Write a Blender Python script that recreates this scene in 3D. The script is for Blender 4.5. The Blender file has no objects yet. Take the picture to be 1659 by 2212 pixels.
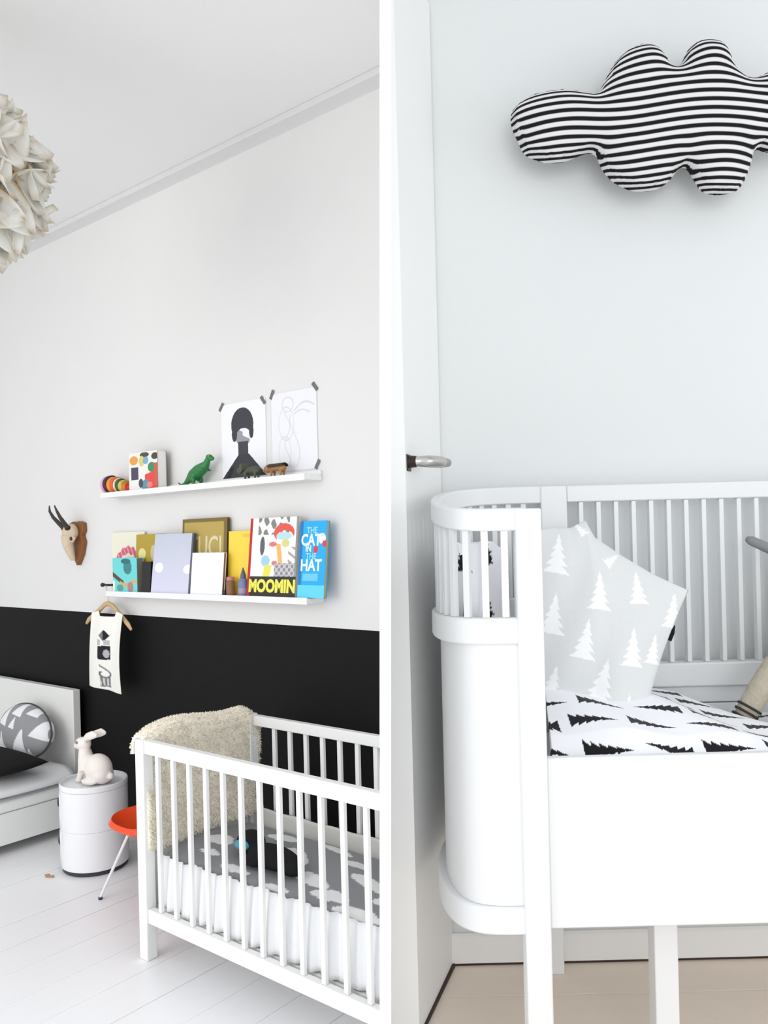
import bpy, bmesh, math, random
from mathutils import Vector, Matrix, Euler
random.seed(7)
SC = bpy.context.scene
COL = SC.collection
PI = math.pi

# ------------------------------------------------------------------ camera, world, lights, exposure
cam_d = bpy.data.cameras.new('camera'); cam = bpy.data.objects.new('camera', cam_d); COL.objects.link(cam)
cam.location = (0, 0, 1.5)
cam.rotation_euler = Euler((PI/2, 0, 0)).to_matrix().to_4x4().to_euler()
cam.matrix_world = Matrix.Translation((0, 0, 1.5)) @ Matrix.Rotation(PI/2, 4, 'X') @ Matrix.Rotation(-0.025, 4, 'Z')
cam_d.sensor_fit = 'AUTO'; cam_d.sensor_width = 36.0
cam_d.lens = 1755/2212*36.0
cam_d.shift_y = 60/2212
cam_d.clip_start = 0.05
SC.camera = cam

w = bpy.data.worlds.new('world'); SC.world = w; w.use_nodes = True
bg = w.node_tree.nodes['Background']; bg.inputs[0].default_value = (0.93, 0.965, 1.0, 1); bg.inputs[1].default_value = 0.85

def area(name, loc, target, sx, sy, power, col=(1, 1, 1)):
    l = bpy.data.lights.new(name, 'AREA'); l.shape = 'RECTANGLE'; l.size = sx; l.size_y = sy; l.energy = power; l.color = col
    o = bpy.data.objects.new(name, l); COL.objects.link(o); o.location = loc
    o.rotation_euler = (Vector(target) - Vector(loc)).to_track_quat('-Z', 'Y').to_euler()
    return o
area('window_or_fill_light', (-3.6, 0.2, 1.9), (-1.4, 3.2, 0.9), 2.6, 2.4, 44, (1, 0.985, 0.97))
area('window_or_fill_light', (0.35, -2.2, 1.9), (0.1, 2.0, 1.1), 1.9, 2.0, 24, (1, 0.99, 0.98))  # unseen fill behind the camera, added to brighten the door edge
area('window_or_fill_light', (2.45, 0.75, 1.75), (0.4, 1.75, 1.2), 1.0, 1.3, 4.5, (0.97, 0.99, 1))

SC.view_settings.view_transform = 'Standard'; SC.view_settings.look = 'None'
SC.view_settings.gamma = 1; SC.view_settings.use_curve_mapping = False
SC.view_settings.exposure = 0.30

# ------------------------------------------------------------------ materials
def lin(c):
    return tuple((x/12.92 if x <= .04045 else ((x+.055)/1.055)**2.4) for x in c)
def rgb(r, g, b): return lin((r/255, g/255, b/255))
_M = {}
def mat(name, col, rough=.5, noise=0.0, scale=12.0, bump=0.0, bscale=60.0, metal=0.0, spec=.5, stretch=None, attr=None, sheen=0, trans=0):
    if name in _M: return _M[name]
    m = bpy.data.materials.new(name); m.use_nodes = True; nt = m.node_tree; n = nt.nodes; L = nt.links
    p = n['Principled BSDF']; p.inputs['Roughness'].default_value = rough; p.inputs['Metallic'].default_value = metal
    p.inputs['Specular IOR Level'].default_value = spec
    if sheen: p.inputs['Sheen Weight'].default_value = sheen
    tc = n.new('ShaderNodeTexCoord'); mp = n.new('ShaderNodeMapping'); L.new(tc.outputs['Object'], mp.inputs['Vector'])
    if stretch: mp.inputs['Scale'].default_value = stretch
    nz = n.new('ShaderNodeTexNoise'); nz.inputs['Scale'].default_value = scale; nz.inputs['Detail'].default_value = 5
    L.new(mp.outputs[0], nz.inputs['Vector'])
    if attr:
        at = n.new('ShaderNodeAttribute'); at.attribute_name = attr; src = at.outputs['Color']
    else:
        rg = n.new('ShaderNodeRGB'); rg.outputs[0].default_value = (*col, 1); src = rg.outputs[0]
    mx = n.new('ShaderNodeMix'); mx.data_type = 'RGBA'; mx.blend_type = 'MULTIPLY'
    mx.inputs['Factor'].default_value = noise
    L.new(src, mx.inputs[6]); L.new(nz.outputs['Fac'], mx.inputs[7])
    if noise:
        rp = n.new('ShaderNodeValToRGB'); rp.color_ramp.elements[0].position = .3; rp.color_ramp.elements[1].position = .7
        rp.color_ramp.elements[0].color = (.55, .55, .55, 1); rp.color_ramp.elements[1].color = (1, 1, 1, 1)
        L.new(nz.outputs['Fac'], rp.inputs[0]); L.new(rp.outputs[0], mx.inputs[7])
    L.new(mx.outputs[2], p.inputs['Base Color'])
    if bump:
        n2 = n.new('ShaderNodeTexNoise'); n2.inputs['Scale'].default_value = bscale; n2.inputs['Detail'].default_value = 4
        L.new(mp.outputs[0], n2.inputs['Vector'])
        b = n.new('ShaderNodeBump'); b.inputs['Strength'].default_value = bump; b.inputs['Distance'].default_value = .01
        L.new(n2.outputs['Fac'], b.inputs['Height']); L.new(b.outputs[0], p.inputs['Normal'])
    if trans:
        t = n.new('ShaderNodeBsdfTranslucent'); L.new(mx.outputs[2], t.inputs[0])
        ms = n.new('ShaderNodeMixShader'); ms.inputs[0].default_value = trans
        L.new(p.outputs[0], ms.inputs[1]); L.new(t.outputs[0], ms.inputs[2])
        L.new(ms.outputs[0], n['Material Output'].inputs['Surface'])
    _M[name] = m; return m

WALLW = mat('white wall paint', (.775, .765, .75), .75, .03, 3, .04, 180)
WALLC = mat('cool white wall paint', (.745, .765, .765), .75, .03, 3, .04, 180)
CEIL = mat('ceiling paint', (.85, .845, .84), .8, .03, 3, .03, 120)
BLACKW = mat('charcoal black wall paint', (.0058, .0056, .0064), .6, .12, 4, .05, 150, spec=.16)
TRIMW = mat('white gloss trim', (.86, .86, .85), .4, .02, 6)
PART = mat('partition white', (.95, .95, .95), .6, .01, 6)
PLANKW = mat('white painted floorboards', (.945, .94, .955), .38, .03, 4, .05, 40, stretch=(8, .6, 8))
PLANKB = mat('pale beige floorboards', (.95, .84, .73), .45, .06, 4, .05, 40, stretch=(.6, 8, 8))
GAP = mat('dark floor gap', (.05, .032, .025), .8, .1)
CRIBW = mat('white lacquered wood', (.88, .88, .86), .38, .02, 6)
CRIBR = mat('white satin crib paint', (.815, .825, .83), .42, .02, 6)
PAINT = mat('printed fabric', (1, 1, 1), .85, .04, 60, .12, 500, attr='Col', sheen=.15, spec=.25)
PRINT = mat('printed cover', (1, 1, 1), .45, .03, 40, attr='Col')
PAGES = mat('book pages', (.83, .80, .72), .9, .25, 30, .2, 90, stretch=(1, 60, 1))
WHITEC = mat('white cotton', (.86, .865, .88), .9, .04, 30, .15, 300, sheen=.2, spec=.2)
DARKC = mat('black fabric', (.012, .012, .013), .9, .2, 40, .2, 300, spec=.2)
WOOL = mat('sheepskin wool', (.96, .90, .775), .95, .05, 14, .2, 90, sheen=.5, spec=.1)
LEATHER = mat('sheepskin hide', (.62, .50, .36), .9, .2)
PLASTW = mat('white glossy plastic', (.86, .86, .88), .22, .01)
DARKP = mat('dark grey plastic', (.03, .03, .045), .45, .05)
RABBIT = mat('rabbit matt plastic', (.86, .80, .75), .5, .04, 8)
RABEYE = mat('rabbit grey markings', (.25, .24, .23), .6, .05)
ORANGE = mat('orange red plastic', (.90, .075, .012), .35, .03)
WHITEM = mat('white powder coated steel', (.85, .84, .86), .4, .02)
GREEND = mat('green toy plastic', (.02, .20, .05), .4, .45, 25, .2, 80)
OLIVED = mat('olive grey toy plastic', (.07, .085, .05), .5, .5, 30, .2, 80)
BROWND = mat('brown toy plastic', (.40, .20, .07), .5, .65, 22, .2, 80)
BONE = mat('bleached skull bone', (.72, .58, .42), .7, .35, 14, .4, 60)
PLAQUE = mat('varnished wood plaque', (.26, .095, .025), .45, .4, 8, .1, 40, stretch=(6, 6, 1))
HORN = mat('dark ridged horn', (.055, .045, .038), .6, .35, 60, .5, 120)
WOODL = mat('pale wood', (.62, .42, .22), .5, .3, 8, .05, 40, stretch=(1, 8, 8))
METALD = mat('dark metal', (.04, .04, .04), .4, .1, metal=.6)
STEEL = mat('brushed steel', (.62, .60, .57), .28, .05, metal=1)
PETAL = mat('cream petal', (1, 1, 1), .85, .06, 20, .1, 120, attr='Col', trans=.5, spec=.2)
TAPE = mat('grey tape', (.16, .16, .16), .7, .2)
GREYF = mat('grey felt', (.24, .25, .25), .8, .15, 30, .2, 200)
KNIT = mat('beige knit', (.55, .49, .39), .95, .3, 60, .5, 160, spec=.1)
def flat(name, r, g, b, rough=.5): return mat(name, rgb(r, g, b), rough, .06, 30)

# ------------------------------------------------------------------ mesh building
class MB:
    def __init__(s): s.bm = bmesh.new(); s.mi = 0
    def _f(s, vs):
        try:
            f = s.bm.faces.new(vs); f.material_index = s.mi; f.smooth = True; return f
        except ValueError: return None
    def hexa(s, c8):
        v = [s.bm.verts.new(c) for c in c8]   # 0-3 bottom ccw, 4-7 top ccw
        for q in ((3, 2, 1, 0), (4, 5, 6, 7), (0, 1, 5, 4), (1, 2, 6, 5), (2, 3, 7, 6), (3, 0, 4, 7)): s._f([v[i] for i in q])
        return s
    def box(s, x0, x1, y0, y1, z0, z1, M=None):
        c = [(x0, y0, z0), (x1, y0, z0), (x1, y1, z0), (x0, y1, z0), (x0, y0, z1), (x1, y0, z1), (x1, y1, z1), (x0, y1, z1)]
        if M is not None: c = [M @ Vector(p) for p in c]
        return s.hexa(c)
    def prism(s, poly, lo, hi, ax='z'):
        def P(p, h): return (p[0], p[1], h) if ax == 'z' else ((p[0], h, p[1]) if ax == 'y' else (h, p[0], p[1]))
        a = [s.bm.verts.new(P(p, lo)) for p in poly]; b = [s.bm.verts.new(P(p, hi)) for p in poly]
        n = len(poly); s._f(a[::-1]); s._f(b)
        for i in range(n): s._f([a[i], a[(i+1) % n], b[(i+1) % n], b[i]])
        return s
    def tube(s, pts, rad, seg=10, caps=True, flat=1.0):
        pts = [Vector(p) for p in pts]
        if not hasattr(rad, '__len__'): rad = [rad]*len(pts)
        rings = []; up = Vector((0, 0, 1)); t0 = None
        for i, p in enumerate(pts):
            t = (pts[min(i+1, len(pts)-1)] - pts[max(i-1, 0)]).normalized()
            if t0 is None:
                if abs(t.dot(up)) > .9: up = Vector((0, 1, 0))
                nrm = (up - t*up.dot(t)).normalized()
            else:
                nrm = (nrm - t*nrm.dot(t)).normalized()
            t0 = t; bn = t.cross(nrm)
            rings.append([s.bm.verts.new(p + rad[i]*(math.cos(2*PI*k/seg)*nrm + flat*math.sin(2*PI*k/seg)*bn)) for k in range(seg)])
        for a, b in zip(rings, rings[1:]):
            for k in range(seg): s._f([a[k], a[(k+1) % seg], b[(k+1) % seg], b[k]])
        if caps: s._f(rings[0][::-1]); s._f(rings[-1])
        return s
    def lathe(s, prof, seg=32, c=(0, 0, 0), M=None):
        rings = []
        for r, z in prof:
            ring = []
            for k in range(seg):
                p = Vector((c[0]+r*math.cos(2*PI*k/seg), c[1]+r*math.sin(2*PI*k/seg), c[2]+z))
                ring.append(s.bm.verts.new(M @ p if M is not None else p))
            rings.append(ring)
        for a, b in zip(rings, rings[1:]):
            for k in range(seg): s._f([a[k], a[(k+1) % seg], b[(k+1) % seg], b[k]])
        s._f(rings[0][::-1]); s._f(rings[-1]); return s
    def ell(s, c, r, rot=None, seg=20, rings=12):
        R = Euler(rot).to_matrix() if rot else Matrix.Identity(3)
        c = Vector(c); g = []
        top = s.bm.verts.new(c + R @ Vector((0, 0, r[2]))); bot = s.bm.verts.new(c + R @ Vector((0, 0, -r[2])))
        for i in range(1, rings):
            th = PI*i/rings
            g.append([s.bm.verts.new(c + R @ Vector((r[0]*math.sin(th)*math.cos(2*PI*k/seg), r[1]*math.sin(th)*math.sin(2*PI*k/seg), r[2]*math.cos(th)))) for k in range(seg)])
        for k in range(seg):
            s._f([top, g[0][k], g[0][(k+1) % seg]]); s._f([bot, g[-1][(k+1) % seg], g[-1][k]])
        for a, b in zip(g, g[1:]):
            for k in range(seg): s._f([a[k], b[k], b[(k+1) % seg], a[(k+1) % seg]])
        return s
    def sheet(s, fn, nu, nv, closed_u=False):
        g = [[s.bm.verts.new(fn(i/nu, j/nv)) for j in range(nv+1)] for i in range(nu if closed_u else nu+1)]
        for i in range(nu):
            a = g[i]; b = g[(i+1) % len(g)]
            for j in range(nv): s._f([a[j], b[j], b[j+1], a[j+1]])
        return g
    def sweep(s, path, t, z0, z1):
        """rectangular band following a plan curve: path of (x,y); z0,z1 functions of index fraction"""
        n = len(path); P = [Vector((p[0], p[1])) for p in path]; rows = []
        for i, p in enumerate(P):
            d = (P[min(i+1, n-1)] - P[max(i-1, 0)]).normalized(); nr = Vector((-d.y, d.x))*(t/2)
            a, b = p+nr, p-nr; f = i/(n-1)
            rows.append([s.bm.verts.new((a.x, a.y, z0(f, a.y))), s.bm.verts.new((b.x, b.y, z0(f, b.y))), s.bm.verts.new((b.x, b.y, z1(f, b.y))), s.bm.verts.new((a.x, a.y, z1(f, a.y)))])
        for a, b in zip(rows, rows[1:]):
            for k in range(4): s._f([a[k], b[k], b[(k+1) % 4], a[(k+1) % 4]])
        s._f(rows[0]); s._f(rows[-1][::-1]); return s
    def obj(s, name, m, parent=None, loc=(0, 0, 0), rot=(0, 0, 0), bevel=0, sharp=35, solid=0, paint=None, kind=None, label=None, sub=0, fix=True):
        me = bpy.data.meshes.new(name)
        if fix: bmesh.ops.recalc_face_normals(s.bm, faces=s.bm.faces[:])
        s.bm.to_mesh(me); s.bm.free()
        for x in (m if isinstance(m, (list, tuple)) else [m]): me.materials.append(x)
        if paint: paint_mesh(me, paint)
        if sharp and hasattr(me, 'set_sharp_from_angle'): me.set_sharp_from_angle(angle=math.radians(sharp))
        o = bpy.data.objects.new(name, me); COL.objects.link(o); o.location = loc; o.rotation_euler = rot
        if parent: o.parent = parent
        if solid:
            d = o.modifiers.new('solid', 'SOLIDIFY'); d.thickness = solid; d.offset = 0
        if bevel:
            b = o.modifiers.new('bevel', 'BEVEL'); b.width = bevel; b.segments = 2; b.limit_method = 'ANGLE'; b.angle_limit = math.radians(40)
        if sub:
            b = o.modifiers.new('sub', 'SUBSURF'); b.levels = sub; b.render_levels = sub
        if kind: o['kind'] = kind
        if label: o['label'] = label
        return o
    def remesh(s, vox, smooth=6):
        """fuse everything collected so far into one continuous surface"""
        me = bpy.data.meshes.new('tmp'); bmesh.ops.recalc_face_normals(s.bm, faces=s.bm.faces[:]); s.bm.to_mesh(me); s.bm.free()
        o = bpy.data.objects.new('tmp', me); COL.objects.link(o)
        r = o.modifiers.new('r', 'REMESH'); r.mode = 'VOXEL'; r.voxel_size = vox; r.use_smooth_shade = True
        if smooth:
            k = o.modifiers.new('s', 'SMOOTH'); k.iterations = smooth; k.factor = .5
        dg = bpy.context.evaluated_depsgraph_get(); m2 = bpy.data.meshes.new_from_object(o.evaluated_get(dg))
        bpy.data.objects.remove(o); bpy.data.meshes.remove(me)
        s.bm = bmesh.new(); s.bm.from_mesh(m2); bpy.data.meshes.remove(m2)
        for f in s.bm.faces: f.smooth = True; f.material_index = 0
        return s

def paint_mesh(me, fn):
    at = me.attributes.new('Col', 'FLOAT_COLOR', 'POINT')
    buf = []
    for v in me.vertices:
        c = fn(v.co); buf.extend((c[0], c[1], c[2], 1.0))
    at.data.foreach_set('color', buf)

def text(body, size, m, parent, loc, rot=(PI/2, 0, 0), ext=.0006, name='lettering', sx=1, label=None, bold=0):
    cu = bpy.data.curves.new('t', 'FONT'); cu.body = body; cu.size = size; cu.extrude = ext; cu.align_x = 'CENTER'; cu.align_y = 'CENTER'
    cu.offset = bold; cu.resolution_u = 3
    o = bpy.data.objects.new('t', cu); COL.objects.link(o)
    dg = bpy.context.evaluated_depsgraph_get(); me = bpy.data.meshes.new_from_object(o.evaluated_get(dg)); bpy.data.objects.remove(o)
    me.name = name; me.materials.clear(); me.materials.append(m)
    q = bpy.data.objects.new(name, me); COL.objects.link(q); q.parent = parent; q.location = loc; q.rotation_euler = rot; q.scale = (sx, 1, 1)
    if label: q['label'] = label
    return q

def tag(o, label, cat, group=None):
    o['label'] = label; o['category'] = cat
    if group: o['group'] = group
    return o
def thing(name, label, cat, loc, rot=(0, 0, 0), group=None):
    o = bpy.data.objects.new(name, None); COL.objects.link(o); o.location = loc; o.rotation_euler = rot; o.empty_display_size = .05
    return tag(o, label, cat, group)
def struct(o): o['kind'] = 'structure'; return o
def copy(o, parent=None):
    c = o.copy(); COL.objects.link(c)
    if parent: c.parent = parent
    return c

# left room frame: x runs along its long wall (nearer to the right), y into the wall, z up; b = distance out from the wall
EA = Vector((2200, -1755)).normalized(); NA = Vector((-EA.y, EA.x)); W0 = Vector((-.4373, 3.5263))
RL = math.atan2(EA.y, EA.x)
def PL(a, b, z):
    p = W0 + a*EA - b*NA
    return Vector((p.x, p.y, z))
def SL(z0=0): return dict(loc=(W0.x, W0.y, z0), rot=(0, 0, RL))
def partx(z, side):   # the partition leans very slightly
    return (-.0073 if side < 0 else .0119) + .025*(z-1.5)
def a_at_partition(b, z):   # where a line parallel to the left wall meets the partition
    p = W0 - b*NA
    return (partx(z, -1) - p.x)/EA.x

# ------------------------------------------------------------------ structure
mb = MB(); y0, y1 = 1.35, 3.32
mb.hexa([(partx(0, -1), y0, 0), (partx(0, 1), y0, 0), (partx(0, 1), y1, 0), (partx(0, -1), y1, 0),
         (partx(3.45, -1), y0, 3.45), (partx(3.45, 1), y0, 3.45), (partx(3.45, 1), y1, 3.45), (partx(3.45, -1), y1, 3.45)])
struct(mb.obj('wall_partition', PART))

mb = MB(); mb.box(-5, .63, 0, .12, 0, 1.141); mb.mi = 1; mb.box(-5, .63, 0, .12, 1.141, 3.42)
struct(mb.obj('wall_left', [BLACKW, WALLW], **SL()))
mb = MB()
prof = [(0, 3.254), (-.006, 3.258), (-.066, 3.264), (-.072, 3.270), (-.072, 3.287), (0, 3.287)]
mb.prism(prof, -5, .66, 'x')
struct(mb.obj('trim_1', mat('cornice white greyed as shade', (.70, .70, .69), .6, .03), sharp=30, **SL()))  # white cornice; shade on its underside is put into the grey colour
mb = MB(); mb.prism([(-5, -.0), (.66, 0), (2.2, -1.75), (2.2, -1.8), (-5, -1.8)], 3.288, 3.42)
struct(mb.obj('ceiling_left', CEIL, **SL()))
# far side wall of the left room
mb = MB(); mb.box(-5.1, -5, -4.2, .12, 0, 3.42); struct(mb.obj('wall_far', WALLW, **SL()))

fl = MB(); fl.prism([(-5, 0), (.56, 0), (1.15, -.75), (2.2, -2.2), (2.2, -4.2), (-5, -4.2)], -.1, -.016)
FLOORL = struct(fl.obj('floor_left', GAP, **SL()))
pw = .186; j0 = .245; k0 = math.floor((-5-j0)/pw)+1
for k in range(k0, 10):
    xa, xb = j0+k*pw, j0+(k+1)*pw
    yb = -.002
    if xb > .5: yb = -max(.002, (xa-.5)*1.253)     # boards are cut along the partition
    strong = (k in (-1, 0, 3, -4, -8)); g = .0028 if strong else .0012
    p = MB(); p.box(xa+g/2, xb-.0006, -4.1, yb, -.016, random.uniform(-.0012, 0))
    p.obj('plank', PLANKW, FLOORL, bevel=.0012)

# right room
RF = .5
mb = MB(); mb.hexa([(partx(.3, 1)+.001, .2, .3), (2.6, .2, .3), (2.6, 1.93, .3), (partx(.3, 1)+.001, 1.93, .3),
                    (partx(.485, 1)+.001, .2, .485), (2.6, .2, .485), (2.6, 1.93, .485), (partx(.485, 1)+.001, 1.93, .485)])
FLOORR = struct(mb.obj('floor_right', GAP))
for k in range(13):
    ya = 1.905-.135*(k+1)
    p = MB(); p.box(-.0115, 2.6, ya+.0008, ya+.1342, .485, RF-random.uniform(0, .0006)); p.obj('plank', PLANKB, FLOORR, bevel=.0008)
mb = MB(); z0, z1 = .3, 3.45
mb.hexa([(.003+.025*(z0-1.5), 1.91, z0), (2.6, 1.91, z0), (2.6, 2.0, z0), (.003+.025*(z0-1.5), 2.0, z0),
         (.003+.025*(z1-1.5), 1.91, z1), (2.6, 1.91, z1), (2.6, 2.0, z1), (.003+.025*(z1-1.5), 2.0, z1)])
struct(mb.obj('wall_back', WALLC))
mb = MB(); mb.prism([(1.91, .506), (1.91, .574), (1.902, .574), (1.897, .568), (1.897, .506)], .125, 2.6, 'x')
struct(mb.obj('baseboard_back', mat('grey white baseboard', (.90, .89, .88), .5, .03), sharp=30))
mb = MB(); mb.box(.125, 2.6, 1.899, 1.909, .5, .506); struct(mb.obj('gap_shade_wall', GAP))  # dark strip painted in as the shadow gap below the baseboard
mb = MB(); mb.box(2.6, 2.7, .2, 2.0, .3, 1.1); mb.box(2.6, 2.7, .2, 2.0, 2.6, 3.45); mb.box(2.6, 2.7, 1.5, 2.0, 1.1, 2.6)
struct(mb.obj('wall_right', WALLC))
mb = MB(); mb.prism([(.05, .7), (2.7, .7), (2.7, 2.0), (.05, 2.0)], 3.45, 3.5); struct(mb.obj('ceiling_right', CEIL))
# open door standing between the crib and the partition
zd0, zd1 = .506, 2.75
def dl(z): return partx(z, 1)+.0015
mb = MB(); mb.hexa([(dl(zd0), 1.63, zd0), (.0464, 1.63, zd0), (.1375, 1.905, zd0), (dl(zd0), 1.905, zd0),
                    (dl(zd1), 1.63, zd1), (.0464, 1.63, zd1), (.1375, 1.905, zd1), (dl(zd1), 1.905, zd1)])
DOOR = struct(mb.obj('door_1', mat('white door paint', (.91, .915, .91), .5, .02)))
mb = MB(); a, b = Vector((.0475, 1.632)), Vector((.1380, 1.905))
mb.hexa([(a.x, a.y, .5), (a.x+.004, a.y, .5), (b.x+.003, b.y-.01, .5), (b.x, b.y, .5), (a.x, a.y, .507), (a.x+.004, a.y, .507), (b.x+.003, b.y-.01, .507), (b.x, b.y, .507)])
struct(mb.obj('gap_shade_door', GAP))  # dark strip along the door foot, its colour standing in for the shaded gap
mb = MB()
Mx = Matrix.Translation((.052, 1.652, 1.655)) @ Euler((0, 0, math.radians(71.7))).to_matrix().to_4x4()
mb.box(-.014, .014, -.004, .004, -.017, .017, Mx); mb.obj('handle_plate', mat('dark bronze rosette', (.05, .035, .03), .35, .1, metal=.7), DOOR, bevel=.002)
mb = MB(); mb.tube([(.050, 1.652, 1.657), (.068, 1.647, 1.657), (.082, 1.648, 1.657), (.098, 1.662, 1.658), (.120, 1.69, 1.659), (.139, 1.715, 1.659)], [.011, .010, .0115, .0125, .0125, .009], 14)
mb.obj('door_handle', STEEL, DOOR, sharp=0)
mb = MB(); mb.tube([(.0495, 1.6525, 1.657), (.060, 1.649, 1.657), (.070, 1.6465, 1.657)], [.0135, .0125, .0115], 14); mb.obj('handle_neck', mat('dark bronze rosette', (.05, .035, .03)), DOOR)
mb = MB()
for zz in (2.500, 2.475): mb.tube([(.1262, 1.9085, zz), (.1262, 1.904, zz)], .003, 8)
tag(mb.obj('wall_plug', mat('grey plug', (.55, .55, .55), .6, .1)), 'pair of tiny grey filled screw holes high on the white wall above the door handle', 'plug')

# ------------------------------------------------------------------ ledges on the left wall
def ledge(a0, a1, z, label):
    t = thing('picture_ledge', label, 'shelf', PL(a0, 0, z), (0, 0, RL), 'white picture ledges'); L = a1-a0
    MB().box(0, L, -.100, -.001, -.022, 0).obj('shelf_board', TRIMW, t, bevel=.002)
    MB().box(0, L, -.108, -.1005, -.024, .004).obj('front_lip', TRIMW, t, bevel=.0015)
    MB().box(0, L, -.013, -.001, .0005, .021).obj('back_rail', TRIMW, t, bevel=.0015)
    return t
ZU, ZLo = 1.775, 1.268
ledge(-1.225, .24, ZU, 'upper white picture ledge carrying the toy animals')
ledge(-1.20, .236, ZLo, 'lower white picture ledge holding a row of face-out books')

# ------------------------------------------------------------------ books
def clampc(c): return tuple(c)
def cover_grid(w, h, nu, nv, y):
    m = MB(); m.sheet(lambda u, v: Vector((w*(u-.5), y, h*v)), nu, nv); return m
def book(label, a0, a1, ztop, bf, th, tilt, shelf, cov, pg=None, paint=None, n=(40, 40), spine=None, spine_front=0, group=None, name='picture_book', side=None):
    t = math.radians(tilt); w_ = a1-a0; h = (ztop-shelf)/math.cos(t)
    r = thing(name, label, 'book', PL((a0+a1)/2, bf, shelf+.0008+th*math.sin(t)), (-t, 0, RL), group)
    ct = .0022
    MB().box(-w_/2, w_/2, th-ct, th, 0, h).obj('back_cover', cov, r, bevel=.0006)
    MB().box(-w_/2+.001, w_/2-.003, ct, th-ct, .003, h-.003).obj('page_block', side or pg or PAGES, r)
    if not paint:
        MB().box(-w_/2, w_/2, 0, ct, 0, h).obj('front_cover', cov, r, bevel=.0006)
    else:
        m = MB(); m.box(-w_/2, w_/2, .0006, ct, 0, h)
        m.mi = 1; m.sheet(lambda u, v: Vector((w_*(u-.5), 0, h*v)), int(n[0]*1.8), int(n[1]*1.8))
        m.obj('front_cover', [cov, PRINT], r, paint=lambda c: paint(c.x/w_+.5, c.z/h), fix=False)
    MB().box(-w_/2-.001, -w_/2+.0015, .0004, th-.0004, 0, h).obj('spine', spine or cov, r)
    return r, w_, h

def ellip(x, y, cx, cy, rx, ry): return ((x-cx)/rx)**2 + ((y-cy)/ry)**2 < 1
CREAM = flat('cream cover', 233, 228, 206); OLIV = flat('olive cover', 178, 152, 46); TURQ = flat('turquoise cover', 95, 200, 205)
LAV = flat('lavender cover', 186, 192, 214); SLATE = flat('slate edge', 84, 88, 96); GOLD = flat('bronze cover', 160, 138, 66); GOLDD = flat('dark bronze edge', 96, 82, 42)
WHT = flat('white cover', 246, 246, 246); YEL = flat('yellow cover', 248, 212, 70); REDC = flat('red cloth', 186, 18, 20); BLUEC = flat('bright blue cover', 22, 172, 232)
BLKC = flat('black cover', 20, 18, 20); TANE = flat('tan edge', 196, 166, 100); GREYE = flat('grey edge', 128, 124, 120); BRNE = flat('brown edge', 140, 95, 70)

def p_cream(u, v):
    c = rgb(236, 232, 212)
    d = math.hypot((u-.52)*1.0, (v-.30)*1.0)
    wob = .015*math.sin(u*40)
    if .33+wob < d < .455+wob and v > .5 and .08 < u: c = rgb(214, 92, 118) if math.sin(u*55+v*30) > -.75 else rgb(232, 170, 180)
    if ellip(u, v, .2, .36, .07, .09): c = rgb(232, 190, 160)
    return c
r, w_, h = book('tall cream picture book with an arched pink title, leftmost on lower ledge', -1.275, -.985, 1.572, .024, .008, 2, ZLo, CREAM, paint=p_cream, n=(60, 60))
def p_olive(u, v):
    c = rgb(180, 154, 44)
    if ellip(u, v, .22, .66, .13, .10): c = rgb(236, 226, 150)
    if ellip(u, v, .62, .68, .10, .13) or ellip(u, v, .72, .42, .12, .10): c = rgb(206, 190, 160)
    if ellip(u, v, .9, .32, .1, .1): c = rgb(240, 225, 225)
    return c
book('olive yellow book with pale blobs behind the lavender book', -1.035, -.80, 1.556, .043, .010, 3, ZLo, OLIV, paint=p_olive, n=(40, 40))
def p_turq(u, v):
    c = rgb(110, 214, 214)
    if ellip(u, v, .62, .72, .17, .2): c = rgb(60, 130, 136)
    if ellip(u, v, .55, .9, .2, .08): c = rgb(40, 110, 115)
    if abs(v-(.52-.6*u)) < .07 and u < .45: c = rgb(90, 60, 50)
    if abs(v-.26-.06*math.sin(u*9)) < .05 and u > .3: c = rgb(205, 175, 110)
    if ellip(u, v, .72, .14, .12, .16): c = rgb(176, 128, 130)
    if ellip(u, v, .3, .12, .14, .1): c = rgb(80, 160, 150)
    if v < .33 and u < .08: c = rgb(236, 240, 235)
    return c
book('small thick turquoise board book standing before the cream book', -1.155, -.945, 1.440, .092, .040, 0, ZLo, TURQ, paint=p_turq, n=(40, 40), side=GREYE)
book('narrow black book edge between turquoise and lavender books', -.915, -.845, 1.420, .088, .020, 3, ZLo, BLKC, pg=BLKC)
def p_lav(u, v):
    k = max(0, min(1, v)); c = tuple(x*(1-k)+y*k for x, y in zip(rgb(216, 214, 234), rgb(194, 200, 214)))
    if ellip(u, v, .17, .43, .11, .085) or ellip(u, v, .90, .40, .10, .075): c = rgb(246, 244, 250)
    if v > .66 and abs((v*34) % 1-.5) < .22 and .2 < u < .8: c = tuple(x*.93+.05 for x in c)
    if u > .955: c = rgb(88, 92, 100)
    return c
book('pale lavender grey book with two white dots, slate edges', -.835, -.535, 1.552, .092, .014, 7, ZLo, SLATE, paint=p_lav, n=(60, 60), side=SLATE)
def p_gold(u, v):
    c = rgb(184, 160, 82)
    if u < .05 or u > .93 or v > .95: c = rgb(122, 102, 48)
    return c
r, w_, h = book('tall bronze book with cream capital letters behind the white book', -.655, -.331, 1.620, .046, .016, 3, ZLo, GOLDD, paint=p_gold, n=(44, 40), side=GOLDD)
text('TUCI', .135, flat('cream ink', 220, 208, 168), r, (.012, -.0008, .215), sx=.78, bold=.002, label='cream title lettering')
r, w_, h = book('plain white square book with a tan page edge, front of the ledge', -.530, -.306, 1.459, .092, .016, 6, ZLo, WHT, side=BRNE)
def p_yel(u, v):
    c = rgb(250, 216, 76)
    if ellip(u, v, .88, .62, .1, .12): c = rgb(252, 238, 190)
    if .5 < u < .8 and .9 < v < .96: c = rgb(230, 196, 70)
    return c
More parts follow.
